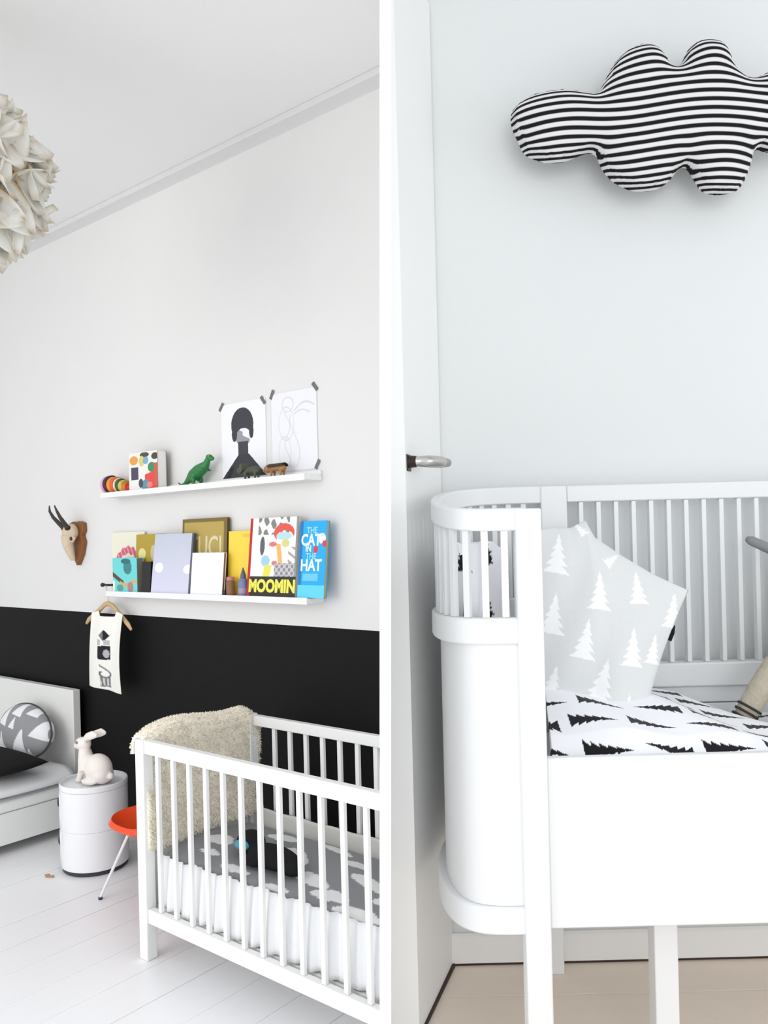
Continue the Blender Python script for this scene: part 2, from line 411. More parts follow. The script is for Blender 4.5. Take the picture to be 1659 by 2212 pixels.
book('bright yellow book behind the small bottle', -.325, -.135, 1.555, .040, .010, 3, ZLo, YEL, paint=p_yel, n=(30, 30))
rnd = random.Random(3)
def p_moo(u, v):
    if u < .055: return rgb(192, 20, 22)
    if v < .25: return rgb(40, 36, 32)
    c = rgb(242, 240, 238)
    if .18 < u < .82 and v > .78 and math.sin(u*41)+math.sin(v*37+u*11) > .25: c = rgb(132, 134, 122)
    if ellip(u, v, .72, .80, .21, .12) and not ellip(u, v, .74, .74, .17, .09): c = rgb(228, 86, 72)
    if ellip(u, v, .72, .76, .16, .05): c = rgb(186, 222, 230)
    if ellip(u, v, .76, .67, .08, .05): c = rgb(222, 212, 130)
    if abs(u-.64+.25*(v-.55)) < .045 and .42 < v < .66: c = rgb(244, 182, 104)
    if ellip(u, v, .28, .64, .05, .12): c = rgb(96, 94, 98)
    if ellip(u, v, .36, .45, .09, .07): c = rgb(164, 208, 228)
    if ellip(u, v, .50, .66, .08, .03) or ellip(u, v, .55, .42, .06, .03): c = rgb(224, 120, 120)
    if abs(u-.40-.25*(v-.30)) < .075 and .25 < v < .40: c = rgb(232, 226, 96)
    if u > .55 and .25 < v < .42: c = rgb(198, 196, 200) if math.sin(u*60)*math.sin(v*70) > -.1 else rgb(140, 138, 140)
    if u > .82 and .42 < v < .62 and math.sin(v*60+u*30) > .5: c = rgb(170, 160, 160)
    if u > .965: c = rgb(150, 148, 140)
    return c
r, w_, h = book('large illustrated book with red cloth spine and black title band', -.142, .152, 1.605, .092, .016, 6.5, ZLo, flat('pale grey board', 196, 192, 186), paint=p_moo, n=(80, 80), spine=REDC)
text('MOOMIN', .073, flat('yellow ink', 236, 232, 92), r, (.006, -.0008, h*.125), sx=.92, bold=.0035, label='yellow title lettering')
def p_blue(u, v):
    c = rgb(20, 172, 236)
    if u < .12: c = rgb(10, 118, 190)
    if v < .16: c = rgb(98, 212, 246)
    if ellip(u, v, .84, .77, .14, .07): c = rgb(236, 240, 250)
    if ellip(u, v, .62, .625, .09, .05) or ellip(u, v, .94, .70, .09, .045): c = rgb(212, 64, 86)
    if .18 < u < .75 and .22 < v < .31: c = rgb(108, 202, 236)
    return c
r, w_, h = book('tall narrow bright blue book, rightmost on the lower ledge', .163, .312, 1.582, .088, .018, 6, ZLo, BLUEC, paint=p_blue, n=(40, 70), side=TANE)
WI = flat('white ink', 232, 246, 250); CI = flat('pale cyan ink', 150, 222, 236)
text('THE', .036, CI, r, (-.005, -.0008, h*.875), sx=.9, bold=.001)
text('CAT', .066, WI, r, (-.010, -.0008, h*.745), sx=.85, bold=.002)
text('IN', .036, WI, r, (-.022, -.0008, h*.635), sx=.9, bold=.001)
text('THE', .036, CI, r, (-.005, -.0008, h*.535), sx=.9, bold=.001)
text('HAT', .066, WI, r, (-.004, -.0008, h*.415), sx=.9, bold=.002)
# upper ledge book
def p_up(u, v):
    c = rgb(238, 234, 230)
    if ellip(u, v, .18, .80, .15, .12): c = rgb(232, 160, 70)
    if .08 < u < .34 and .28 < v < .62: c = rgb(70, 66, 92)
    if ellip(u, v, .56, .92, .16, .07) or ellip(u, v, .92, .86, .12, .09): c = rgb(72, 66, 60)
    if ellip(u, v, .46, .76, .1, .14): c = rgb(216, 206, 120)
    if ellip(u, v, .60, .77, .1, .1): c = rgb(120, 174, 204)
    if ellip(u, v, .80, .58, .13, .13) and u+v > 1.2: c = rgb(60, 140, 92)
    if u > .56 and v < .38 + .25*(u-.5): c = rgb(226, 70, 66)
    if u > .88 and v < .68: c = rgb(204, 92, 66)
    if ellip(u, v, .58, .12, .14, .15): c = rgb(80, 150, 166)
    if ellip(u, v, .42, .18, .08, .12): c = rgb(70, 74, 90)
    if ellip(u, v, .72, .12, .1, .08): c = rgb(240, 130, 120)
    return c
book('thick picture book with a colourful collage cover on upper ledge', -1.000, -.765, 1.962, .086, .055, 0, ZU, flat('brown grey back cover', 150, 134, 128), pg=flat('white pages', 238, 236, 232), paint=p_up, n=(60, 60))

# stacking disc toy on its side, upper ledge
t = thing('stacking_toy', 'colourful cone of stacked discs lying on its side, left on upper ledge', 'toy', PL(-1.200, .062, ZU), (0, 0, RL))
discs = [(w_*1.22, r_*.97, c_) for w_, r_, c_ in [(.020, .0470, (230, 170, 205)), (.022, .0485, (58, 36, 42)), (.020, .0440, (236, 150, 60)), (.022, .0425, (226, 96, 36)), (.010, .0395, (236, 226, 206)), (.016, .0375, (62, 92, 44)), (.024, .0330, (206, 184, 92)), (.016, .0260, (226, 120, 50)), (.026, .0200, (206, 36, 24))]]
x = -.03
for i, (wd, rr, c) in enumerate(discs):
    m = MB(); Mx = Matrix.Translation((x, 0, rr+.0005)) @ Matrix.Rotation(PI/2, 4, 'Y')
    m.lathe([(rr*.9, 0), (rr, .003), (rr, wd-.003), (rr*.9, wd)], 20, M=Mx); m.obj('disc', flat('disc paint %d' % i, *c), t); x += wd+.0006

# bottle and little jar on the lower ledge
t = thing('small_bottle', 'small blue grey bottle with pointed cap before the yellow book', 'bottle', PL(-.185, .070, ZLo+.001), (0, 0, RL))
MB().lathe([(.020, 0), (.024, .004), (.024, .055), (.021, .068), (.012, .078)], 20).obj('bottle_body', flat('blue grey glaze', 118, 128, 168), t)
MB().lathe([(.013, .0785), (.012, .09), (.004, .118), (.0015, .124)], 16).obj('cap', flat('grey cap', 92, 98, 116), t)
MB().lathe([(.0246, .012), (.0246, .034)], 20).obj('paper_label', flat('mauve label', 160, 148, 168), t)
t = thing('small_jar', 'small brown jar with pink lid beside the white book', 'jar', PL(-.268, .072, ZLo+.001), (0, 0, RL))
MB().lathe([(.016, 0), (.020, .004), (.020, .060), (.016, .066)], 20).obj('jar_body', flat('brown jar', 134, 96, 62), t)
MB().lathe([(.018, .0665), (.018, .080), (.014, .083)], 20).obj('lid', flat('pink lid', 198, 126, 128), t)
t = thing('small_block', 'tiny purple block at the foot of the white book', 'block', PL(-.298, .080, ZLo+.001), (0, 0, RL))
MB().box(-.010, .010, -.01, .01, 0, .022).obj('block_body', flat('purple paint', 66, 34, 72), t, bevel=.002)

# toy animals on the upper ledge
t = thing('toy_dinosaur', 'green plastic tyrannosaur toy with raised head and trailing tail', 'toy', PL(-.505, .060, ZU+.0005), (0, 0, RL))
m = MB()
m.tube([(-.135, 0, .022), (-.115, 0, .008), (-.085, 0, .010), (-.055, 0, .028), (-.020, 0, .050), (.020, 0, .066), (.055, 0, .080), (.075, 0, .095), (.088, 0, .114)],
       [.003, .006, .010, .016, .027, .031, .026, .017, .013], 14)
m.ell((.100, 0, .122), (.024, .013, .015), (0, .25, 0)); m.ell((.118, 0, .117), (.014, .009, .008)); m.ell((.113, 0, .110), (.013, .007, .004))
for s in (-1, 1):
    m.ell((-.004, s*.020, .044), (.020, .012, .026), (0, .3, 0)); m.tube([(.000, s*.022, .036), (.012, s*.022, .020), (.000, s*.022, .008), (.014, s*.022, .005)], [.013, .009, .007, .006], 10)
    m.ell((.012, s*.022, .005), (.014, .009, .005)); m.tube([(.058, s*.018, .078), (.070, s*.022, .066), (.084, s*.020, .066)], [.007, .005, .003], 8)
m.remesh(.0028, 3).obj('dinosaur_body', GREEND, t)
for s in (-1, 1): MB().ell((.106, s*.0125, .128), (.003, .002, .003), seg=8, rings=6).obj('eye', flat('toy eye yellow', 220, 200, 80), t)
def quadruped(name, label, a, b, L, H, mt, horn=False, hump=0):
    t = thing(name, label, 'toy', PL(a, b, ZU+.0005), (0, 0, RL)); m = MB()
    m.tube([(-L*.52, 0, H*.55), (-L*.36, 0, H*.62), (-L*.15, 0, H*.68), (L*.12, 0, H*.70), (L*.34, 0, H*.66), (L*.46, 0, H*.60)], [.006, H*.17, H*.22, H*.26, H*.25, H*.14], 14)
    for sx in (-.26, .28):
        for sy in (-1, 1): m.tube([(L*sx, sy*H*.15, H*.6), (L*(sx+.02), sy*H*.16, H*.3), (L*sx, sy*H*.16, H*.02)], [H*.15, H*.09, H*.085], 10); m.ell((L*sx-.002, sy*H*.16, H*.05), (H*.11, H*.09, H*.05))
    if horn:
        m.tube([(L*.44, 0, H*.62), (L*.60, 0, H*.66), (L*.78, 0, H*.5)], [.004, .006, .002], 8)
    m.remesh(.0024, 3).obj('animal_body', mt, t); return t
t = quadruped('toy_dinosaur', 'olive grey four-legged dinosaur toy in front of dark portrait print', -.115, .070, .115, .062, OLIVED)
m = MB(); m.ell((-.066, 0, .046), (.026, .014, .016), (0, -.3, 0)); m.tube([(-.078, 0, .05), (-.1, 0, .058)], [.005, .001], 8); m.prism([(-.05, .03), (-.036, .045), (-.04, .075), (-.054, .07), (-.06, .05)], -.022, .022, 'y'); m.remesh(.0024, 3).obj('frilled_head', OLIVED, t)
t = quadruped('toy_bear', 'small brown toy bear with black back below the pale drawing', .035, .060, .105, .060, BROWND)
m = MB(); m.ell((-.058, 0, .040), (.020, .015, .016)); m.ell((-.076, 0, .034), (.011, .008, .007)); m.ell((-.052, .011, .055), (.005, .003, .005)); m.ell((-.052, -.011, .055), (.005, .003, .005)); m.remesh(.0024, 3).obj('bear_head', BROWND, t)
m = MB(); m.sheet(lambda u, v: Vector((-.040+.088*u, .020*math.cos(PI*v)*1.0, .046+.0145*math.sin(PI*v))), 14, 10); m.obj('dark_back', flat('dark fur brown', 46, 36, 26), t, solid=.002)

# ------------------------------------------------------------------ taped prints
def taped(name, label, cat, a0, a1, z0, z1, paint, tapes, n=(170, 200)):
    t = thing(name, label, cat, PL((a0+a1)/2, .0015, z0), (0, 0, RL)); w_, h = a1-a0, z1-z0
    m = MB(); m.box(-w_/2, w_/2, -.0008, .0008, 0, h); m.mi = 1
    m.sheet(lambda u, v: Vector((w_*(u-.5), -.0014, h*v)), *n)
    m.obj('paper_sheet', [flat('white paper', 236, 236, 240), PRINT], t, paint=lambda c: paint(c.x/w_+.5, c.z/h), fix=False)
    for (x, z, ang) in tapes:
        Mx = Matrix.Translation((x, -.0026, z)) @ Matrix.Rotation(ang, 4, 'Y')
        MB().box(-.021, .021, -.0006, .0006, -.008, .008, Mx).obj('tape', TAPE, t)
def p_por(u, v):
    c = rgb(240, 240, 244)
    dk = rgb(52, 52, 60)
    if ellip(u, v, .48, .70, .25, .225): c = dk
    if ellip(u, v, .50, .53, .17, .12): c = rgb(150, 150, 160) if (u-.5)*2+v*3+.06*math.sin(v*60) < 1.7 else rgb(236, 236, 240)
    if ellip(u, v, .30, .58, .06, .10) or ellip(u, v, .68, .60, .05, .10): c = rgb(50, 50, 58)
    if abs(u-.49) < .11+.06*max(0, .34-v) and .20 < v < .47: c = rgb(56, 55, 64)
    if v <= .30 and abs(u-.50) < .12+(.30-v)*1.25: c = rgb(46, 46, 54)
    if v < .14 and abs(u-.14-v*.7) < .05: c = rgb(14, 14, 16)
    return c
taped('portrait_print', 'paper print of a dark haired figure taped above upper ledge', 'print', -.385, -.088, 1.800, 2.140, p_por, [(-.145, .332, -.9), (.135, .330, .9)])
def p_draw(u, v):
    c = rgb(236, 236, 240); g = rgb(214, 214, 220)
    def ring(cx, cy, rx, ry, wd=.14): 
        q = math.hypot((u-cx)/rx, (v-cy)/ry); return 1-wd < q < 1
    if ring(.38, .84, .13, .10) or ring(.34, .60, .17, .22, .07) or ring(.30, .25, .14, .20, .08): c = g
    if abs(v-.74-.1*math.sin((u-.5)*6)) < .012 and .5 < u < .95: c = g
    if abs(v-.70-.05*math.sin((u-.5)*9)) < .010 and .5 < u < .85: c = g
    if abs(u-.36-.06*math.sin(v*14)) < .010 and .05 < v < .75: c = g
    if abs(u-.52-.10*math.sin(v*7)) < .009 and .05 < v < .72: c = g
    if u < .012 or u > .988: c = rgb(216, 216, 216)
    return c
taped('line_drawing', 'faint pale grey line drawing taped at right above upper ledge', 'drawing', -.055, .222, 1.806, 2.146, p_draw, [(-.128, .340, -1.1), (.130, .342, .9), (.134, .016, -1.0)])

# ------------------------------------------------------------------ antelope skull trophy
t = thing('antelope_trophy', 'antelope skull with dark horns on brown wood plaque, left of the ledges', 'trophy', PL(-1.60, .001, 1.40), (0, 0, RL))
poly = [(0, 0), (.045, .06), (.068, .13), (.050, .165), (.070, .19), (.066, .235), (.03, .245), (0, .238), (-.03, .245), (-.066, .235), (-.070, .19), (-.050, .165), (-.068, .13), (-.045, .06)]
MB().prism(poly, -.028, 0, 'y').obj('wood_plaque', PLAQUE, t, bevel=.003)
m = MB(); m.ell((0, -.060, .185), (.044, .045, .048)); m.tube([(0, -.075, .165), (0, -.078, .12), (0, -.062, .07), (0, -.048, .030)], [.040, .030, .022, .013], 16)
for s in (-1, 1): m.tube([(s*.030, -.072, .165), (s*.043, -.066, .150), (s*.030, -.066, .13)], [.010, .012, .008], 10)
m.remesh(.004, 4).obj('skull', BONE, t)
for s in (-1, 1):
    m = MB(); m.ell((s*.036, -.075, .150), (.010, .012, .012)); m.obj('eye_socket', flat('socket brown', 66, 44, 34), t)
    P = [(s*.018, -.085, .205), (s*.026, -.112, .235), (s*.034, -.140, .268), (s*.036, -.158, .300), (s*.026, -.165, .330)]
    m = MB(); m.tube(P, [.0135, .012, .0095, .007, .003], 12); m.obj('horn', HORN, t)
    m = MB(); m.tube([(s*.016, -.076, .196), (s*.020, -.090, .211)], [.019, .016], 12); m.obj('horn_base', flat('burr brown', 40, 26, 16), t)

# ------------------------------------------------------------------ peg, hanger, printed top
t = thing('wall_peg', 'small black wall peg at left end of lower ledge', 'peg', PL(-1.262, .001, 1.296), (0, 0, RL))
MB().tube([(0, 0, 0), (0, -.080, .004)], [.006, .006], 10).obj('peg_shaft', METALD, t)
MB().ell((0, -.084, .005), (.013, .010, .011), seg=12, rings=8).obj('peg_knob', METALD, t)
t = thing('clothes_hanger', 'pale wooden clothes hanger hung by thin wire from black peg', 'hanger', PL(-1.237, .070, 1.10), (0, 0, RL))
m = MB(); m.tube([(-.21, 0, -.010), (-.185, 0, .012), (-.09, 0, .062), (-.035, 0, .096), (0, 0, .104), (.035, 0, .096), (.09, 0, .058), (.175, 0, .000), (.20, 0, -.024)], [.008, .013, .013, .013, .014, .013, .013, .013, .008], 12, flat=.7); m.obj('wooden_bar', WOODL, t)
m = MB(); m.tube([(0, 0, .112), (-.004, .0, .150), (-.014, 0, .185), (-.026, .0, .209), (-.038, 0, .203), (-.042, 0, .190)], .0022, 8); m.obj('wire_hook', STEEL, t)
def p_top(co):
    x, z = co.x, co.z
    c = rgb(244, 242, 234)
    x = x - .020 + (z+.17)*-.035 + .02
    if abs(x)/.042+abs(z+.060)/.030 < 1: c = rgb(26, 26, 28) if x > -.006 else rgb(120, 120, 122)
    if abs(x+.005) < .045 and -.110 < z < -.082 and abs(x+.012) > .012: c = rgb(184, 184, 186)
    if abs(x) < .045 and -.186 < z < -.114:
        c = rgb(26, 26, 28)
        if ellip(x, z, .016, -.155, .022, .022): c = rgb(176, 176, 178)
    q = math.hypot(x/.043, (z+.262)/.020)
    if .72 < q < 1.1 and z < -.25: c = rgb(110, 110, 112)
    if abs(z+.235+.5*x) < .006 and abs(x) < .04: c = rgb(150, 150, 152)
    if abs(x) < .042 and -.330 < z < -.278: c = rgb(122, 122, 124) if (int((x+.05)*70) % 2) or abs(z+.304) > .020 else rgb(205, 205, 205)
    return c
m = MB()
def topfn(u, v):
    z = .064-.400*v; wdt = .138+.010*v; xc = .016-.030*v
    x = xc+(u-.5)*2*wdt
    if v < .06:
        k = 1-v/.06; dip = max(0, 1-(abs(u-.5)*2/.55)**2); z -= .085*k*dip*1.0 + .03*k*max(0, abs(u-.5)*2-.6)
    return Vector((x, -.020-.012*math.sin(v*PI)+.006*math.sin(u*9+v*3)-.004*math.sin(u*PI*2), z + (-.018*u if v > .98 else -.018*u*v)))
m.sheet(topfn, 60, 110)
o = m.obj('hanging_top', PAINT, None, PL(-1.237, .070, 1.10), (0, 0, RL), paint=p_top, solid=.003, sharp=0)
tag(o, 'white sleeveless cotton top with black shapes hanging on wooden hanger', 'garment')

# ------------------------------------------------------------------ bed
t = thing('bed', 'low white bed with panel headboard at the left edge', 'bed', PL(-1.42, .08, 0), (0, 0, RL))
MB().box(-1.25, -.165, .0, .045, .03, .717).obj('headboard', mat('white bed lacquer', (.80, .80, .77), .45, .03), t, bevel=.004)
MB().box(-.030, 0, -1.95, -.004, .050, .205).obj('side_rail', CRIBW, t, bevel=.003)
MB().box(-.036, .004, -1.95, -.004, .207, .255).obj('rail_cap', CRIBW, t, bevel=.008)
MB().box(-1.05, -1.02, -1.95, -.004, .050, .250).obj('side_rail', CRIBW, t, bevel=.003)
MB().box(-1.05, 0, -2.0, -1.952, .05, .40).obj('footboard', CRIBW, t, bevel=.003)
MB().box(-1.02, -.032, -1.95, -.004, .10, .125).obj('slat_base', CRIBW, t)
for x in (-1.0, -.09):
    for y in (-1.93, -.06): MB().box(x, x+.05, y, y+.05, 0, .10).obj('leg', CRIBW, t, bevel=.002)
m = MB(); m.box(-1.015, -.042, -1.94, -.012, .127, .265); o = m.obj('mattress', WHITEC, None, PL(-1.42, .08, 0), (0, 0, RL), bevel=.03); tag(o, 'white mattress lying inside the low white bed', 'mattress')
m = MB()
def duv(u, v):
    x = -1.0+.96*u; y = -1.93+1.86*v
    edge = min(1, (1-u)/.10)**.5; z = .276+.060*edge*(.85+.15*math.sin(v*14+u*5)) 
    return Vector((x+.018*math.sin(v*9)*u, y, z))
m.sheet(duv, 40, 60); o = m.obj('duvet', WHITEC, None, PL(-1.42, .08, 0), (0, 0, RL), solid=.014, sharp=0); tag(o, 'rumpled white duvet edge lying on the low bed', 'duvet')
# grey cushion on the bed
def p_cush(co):
    x, z = co.x, co.z
    if co.y > .10 or math.hypot(x/.25, z/.19) > 1.16: pass
    for (cx, cz, s) in ((.20, .05, 1.1), (.085, -.045, 1.2), (-.03, .12, 1.0), (-.02, .03, .6), (.16, -.11, .8), (-.14, .05, 1.1), (.09, .14, .9), (-.12, -.09, 1.0)):
        dx, dz = (x-cx)/(.044*s), (z-cz)/(.050*s)
        if -1 < dz < 1 and abs(dx) < (1-dz)/2*1.05+.1: return rgb(240, 240, 242)
    return rgb(150, 150, 152)
def cushion_mesh(w_, h, d, n=60):
    m = MB()
    for s in (-1, 1):
        m.sheet(lambda u, v: Vector(((u-.5)*w_*(1-.10*abs(2*v-1)**2*0-.05*(1-abs(2*v-1))*0), s*d*((1-abs(2*u-1)**2.4)*(1-abs(2*v-1)**2.4))**.55, (v-.5)*h)), n, n)
    bmesh.ops.remove_doubles(m.bm, verts=m.bm.verts[:], dist=1e-5); return m
o = cushion_mesh(.66, .34, .052, 40).obj('black_pillow', DARKC, None, PL(-1.775, .478, .396), (PI/2, 0, RL+math.radians(2)), sharp=0)
tag(o, 'plump black pillow lying flat on the white bed before grey cushion', 'pillow')
t = thing('bed_cushion', 'grey cushion with white shapes and dark piping against headboard', 'cushion', PL(-1.86, .205, .488), (math.radians(-18), math.radians(6), RL))
m = MB()
m.ell((0, 0, 0), (.25, .085, .140), seg=260, rings=150); m.obj('cushion_cover', PAINT, t, paint=p_cush, sharp=0)
m = MB(); m.tube([(.253*math.cos(q), .0, .143*math.sin(q)) for q in [2*PI*i/48 for i in range(49)]], .005, 8); m.obj('piping', flat('dark piping', 66, 64, 68), t)

# ------------------------------------------------------------------ round storage table and rabbit lamp
CT = PL(-.945, .357, 0)
t = thing('storage_drum', 'white round two-tier plastic storage table between bed and crib', 'side table', CT, (0, 0, RL))
MB().lathe([(.142, 0), (.146, .004), (.146, .018), (.140, .020)], 48).obj('base_ring', DARKP, t)
MB().lathe([(.150, .0205), (.1525, .024), (.1525, .196), (.1505, .198)], 64).obj('lower_drum', PLASTW, t)
MB().lathe([(.1505, .1985), (.1525, .200), (.1525, .376), (.1505, .3775)], 64).obj('upper_drum', PLASTW, t)
MB().lathe([(.150, .378), (.154, .382), (.154, .402), (.151, .406), (.146, .404), (.142, .390), (.0, .3885)], 64).obj('tray_top', PLASTW, t)
for z in (.315, .138):
    m = MB(); ang = math.radians(212)
    m.sheet(lambda u, v: Vector((.1535*math.cos(ang+(u-.5)*1.5), .1535*math.sin(ang+(u-.5)*1.5), z-.115+(.165)*v)), 20, 3); d = m.obj('sliding_door', PLASTW, t, solid=.003)
    MB().ell((.1545*math.cos(math.radians(237)), .1545*math.sin(math.radians(237)), z), (.008, .016, .022), (0, 0, math.radians(57)), seg=14, rings=8).obj('finger_hole', DARKP, d)
# rabbit lamp faces left (local -x)
t = thing('rabbit_lamp', 'seated white rabbit night lamp on the round storage table', 'lamp', CT+Vector((.004, -.01, .3925)), (0, 0, RL+math.radians(14)))
m = MB(); m.ell((.030, 0, .068), (.072, .056, .070)); m.ell((.055, 0, .045), (.048, .054, .046)); m.tube([(-.028, 0, .062), (-.045, 0, .105), (-.052, 0, .150)], [.050, .038, .028], 16)
m.ell((-.060, 0, .178), (.042, .031, .031), (0, .15, 0)); m.ell((-.088, 0, .168), (.024, .021, .020))
for s in (-1, 1):
    m.tube([(-.048, s*.014, .195), (-.012, s*.022, .218), (.030, s*.028, .232), (.056, s*.028, .231)], [.010, .019, .021, .008], 12, flat=.55)
    m.tube([(-.046, s*.024, .075), (-.056, s*.026, .035), (-.066, s*.026, .012)], [.020, .015, .015], 10); m.ell((-.068, s*.026, .0115), (.020, .013, .011)); m.ell((.012, s*.044, .016), (.046, .020, .0155))
m.ell((.105, 0, .04), (.016, .016, .016))
m.remesh(.0045, 5).obj('rabbit_body', RABBIT, t)
for s in (-1, 1): MB().ell((-.073, s*.0285, .187), (.009, .004, .007), seg=10, rings=8).obj('eye', RABEYE, t)
MB().ell((-.110, 0, .172), (.005, .007, .005), seg=10, rings=8).obj('nose', flat('rabbit nose', 190, 150, 140), t)
# orange seat
t = thing('low_seat', 'orange red moulded low seat on thin white legs beside the crib', 'chair', PL(-.365, .43, 0), (0, 0, RL))
m = MB()
def seat(u, v):
    th = 2*PI*u; r = v; e = abs(math.cos(th))**3
    x = .200*r*math.copysign(abs(math.cos(th))**.9, math.cos(th)); y = .165*r*math.copysign(abs(math.sin(th))**.9, math.sin(th))
    return Vector((x, y, .318+.035*r**3.2*(1-.0*e)-.012*(1-r*r)+.05*max(0, x/.185)**3))
m.sheet(seat, 48, 10, True); m.obj('seat_shell', ORANGE, t, solid=.022, bevel=.006, sharp=50)
m = MB(); m.lathe([(.05, .292), (.06, .300)], 20); m.obj('seat_mount', WHITEM, t)
for sx in (-1, 1):
    for sy in (-1, 1):
        MB().tube([(sx*.045, sy*.05, .298), (sx*.205, sy*.10 if sx > 0 else (sy*.06-.03 if sy < 0 else .12), .008)] if False else [(sx*.095, sy*.06, .300), (sx*.225, sy*.125, .010)], .0065, 10).obj('leg', WHITEM, t)
        MB().lathe([(.009, 0), (.009, .010)], 10, (sx*.2255, sy*.1255, 0)).obj('foot_cap', flat('dark blue cap', 60, 56, 84), t)
m = MB(); m.tube([(-.02, 0, 0), (-.008, .004, .004), (.006, -.003, .003), (.022, .002, .002)], [.005, .008, .004, .006], 8)
m.ell((-.016, .003, .004), (.012, .009, .005)); m.remesh(.0022, 2)
tag(m.obj('floor_scrap', flat('brown scrap', 176, 130, 96), None, PL(-.99, .563, .0035), (0, 0, RL+.4)), 'small brown crumpled scrap lying on white floorboards before the drum', 'scrap')

# ------------------------------------------------------------------ left crib
t = CRIB = thing('slatted_crib', 'white slatted wooden crib against the black wall', 'crib', PL(0, 0, 0), (0, 0, RL))
FB, BB = .75, .19      # front and back rail distance from the wall
def post(x, b): MB().box(x, x+.048, -b, -b+.045, 0, .797).obj('post', CRIBW, CRIB, bevel=.004)
post(-.028, FB); post(-.028, BB+.045)
def rail(b, z0, z1, d=.028, off=.006):
    e = a_at_partition(b, (z0+z1)/2)-.004
    MB().box(.0205, e, -b+off, -b+off+d, z0, z1).obj('rail', CRIBW, CRIB, bevel=.003); return e
eF = rail(FB, .748, .797); rail(FB, .136, .188)
eB = rail(BB+.03, .750, .792, off=0); rail(BB+.03, .136, .188, off=0)
for k in range(12):
    x = .083+.0882*k
    if x+.01 < eF: MB().box(x-.0085, x+.0085, -FB+.013, -FB+.027, .1885, .7475).obj('slat', CRIBW, CRIB, bevel=.0015)
for k in range(8):
    x = .045+.0882*k
    if x > .05 and x+.01 < eB: MB().box(x-.009, x+.009, -BB-.023, -BB-.009, .1885, .7495).obj('slat', CRIBW, CRIB, bevel=.0015)
MB().box(-.022, .006, -FB+.047, -BB-.047, .745, .790).obj('end_rail', CRIBW, CRIB, bevel=.003)
MB().box(-.016, .000, -FB+.047, -BB-.047, .136, .7445).obj('end_panel', CRIBW, CRIB, bevel=.002)
m = MB(); m.prism([(.004, -FB+.05), (a_at_partition(FB-.05, .18)-.006, -FB+.05), (a_at_partition(BB+.05, .18)-.006, -BB-.05), (.004, -BB-.05)], .165, .185); m.obj('base_board', CRIBW, CRIB)
# mattress with pleated skirt
t = thing('crib_mattress', 'crib mattress with grey cloud print sheet and white pleated skirt', 'mattress', PL(0, 0, 0), (0, 0, RL))
mf, mbk = FB-.065, BB+.055
m = MB(); m.prism([(.050, -mf), (a_at_partition(mf, .3)-.012, -mf), (a_at_partition(mbk, .3)-.012, -mbk), (.050, -mbk)], .187, .350); m.obj('mattress_core', WHITEC, t, bevel=.015)
def p_sheet(co):
    x, y = co.x, co.y
    for (cx, cy, sx, sy, tl) in ((.46, -.44, .10, .045, .3), (.30, -.33, .08, .03, 0), (.56, -.32, .09, .03, .2), (.66, -.56, .10, .035, .2), (.80, -.62, .08, .03, 0), (.14, -.50, .06, .05, 0), (.86, -.50, .09, .035, .3), (.20, -.60, .05, .02, 0), (.38, -.64, .07, .02, 0), (.95, -.66, .10, .022, 0), (.72, -.40, .06, .03, 0), (.22, -.42, .06, .02, .2), (1.0, -.58, .05, .03, 0), (.60, -.66, .06, .015, 0)):
        dx, dy = x-cx, y-cy+tl*(x-cx)
        for (ox, oy, s) in ((0, 0, 1), (-.5, -.2, .6), (.55, -.2, .65), (.2, .35, .55)):
            if ((dx-ox*sx)/(sx*s*.8))**2+((dy-oy*sy)/(sy*s*.9))**2 < 1: return rgb(226, 226, 226)
    return rgb(132, 133, 136)
m = MB()
def sheet_top(u, v):
    b = mf+.004-(mf-mbk)*v; x = .046+(a_at_partition(b, .37)-.004-.046)*u
    z = .372+.012*math.sin(u*7+v*4)*math.sin(v*PI)-.018*(abs(2*v-1)**8)+.012*(math.sin(v*PI)**.5)+.018*u*(1-v)
    return Vector((x, -b, z))
m.sheet(sheet_top, 130, 70); m.obj('printed_sheet', PAINT, t, paint=p_sheet, sharp=0, solid=.004)
m = MB()
def skirt(u, v):
    x = .042+(eF-.018-.042)*u; ph = u*2*PI*12.5
    amp = .010*(1-v*.75)
    y = -FB+.045+amp*math.sin(ph)+.004*math.sin(ph*2.3+1); return Vector((x, y+.010*v*v, .192+(.372+.022*u-.192)*v+.004*math.sin(u*40)*(v > .9)))
m.sheet(skirt, 260, 10); m.obj('pleated_skirt', WHITEC, t, solid=.003, sharp=0)
m = MB()
def bump(u, v):
    x = .058+(a_at_partition(BB+.07, .40)-.02-.058)*u; th = PI*v
    return Vector((x, -BB-.052+.006*v, .340+.086*v+.002*math.sin(u*22)))
m.sheet(bump, 60, 8); m.obj('back_border', flat('light grey border', 214, 214, 208, .9), t, solid=.007, sharp=0)
# black soft toy with blue beak
t = thing('soft_toy', 'black soft toy with blue beak and white eye lying in left crib', 'toy', PL(.43, .545, .388), (0, 0, RL+math.radians(-8)))
m = MB(); m.ell((.05, 0, .030), (.135, .062, .034)); m.ell((-.105, .012, .040), (.058, .052, .042)); m.ell((.165, -.01, .024), (.05, .035, .022)); m.ell((.0, -.055, .018), (.05, .03, .014)); m.remesh(.007, 5).obj('toy_body', DARKC, t)
MB().ell((-.085, -.040, .048), (.030, .020, .016), (0, .2, .3)).obj('beak', flat('sky blue felt', 74, 160, 184, .8), t)
MB().ell((-.105, -.026, .074), (.012, .010, .010)).obj('eye', WHITEC, t)
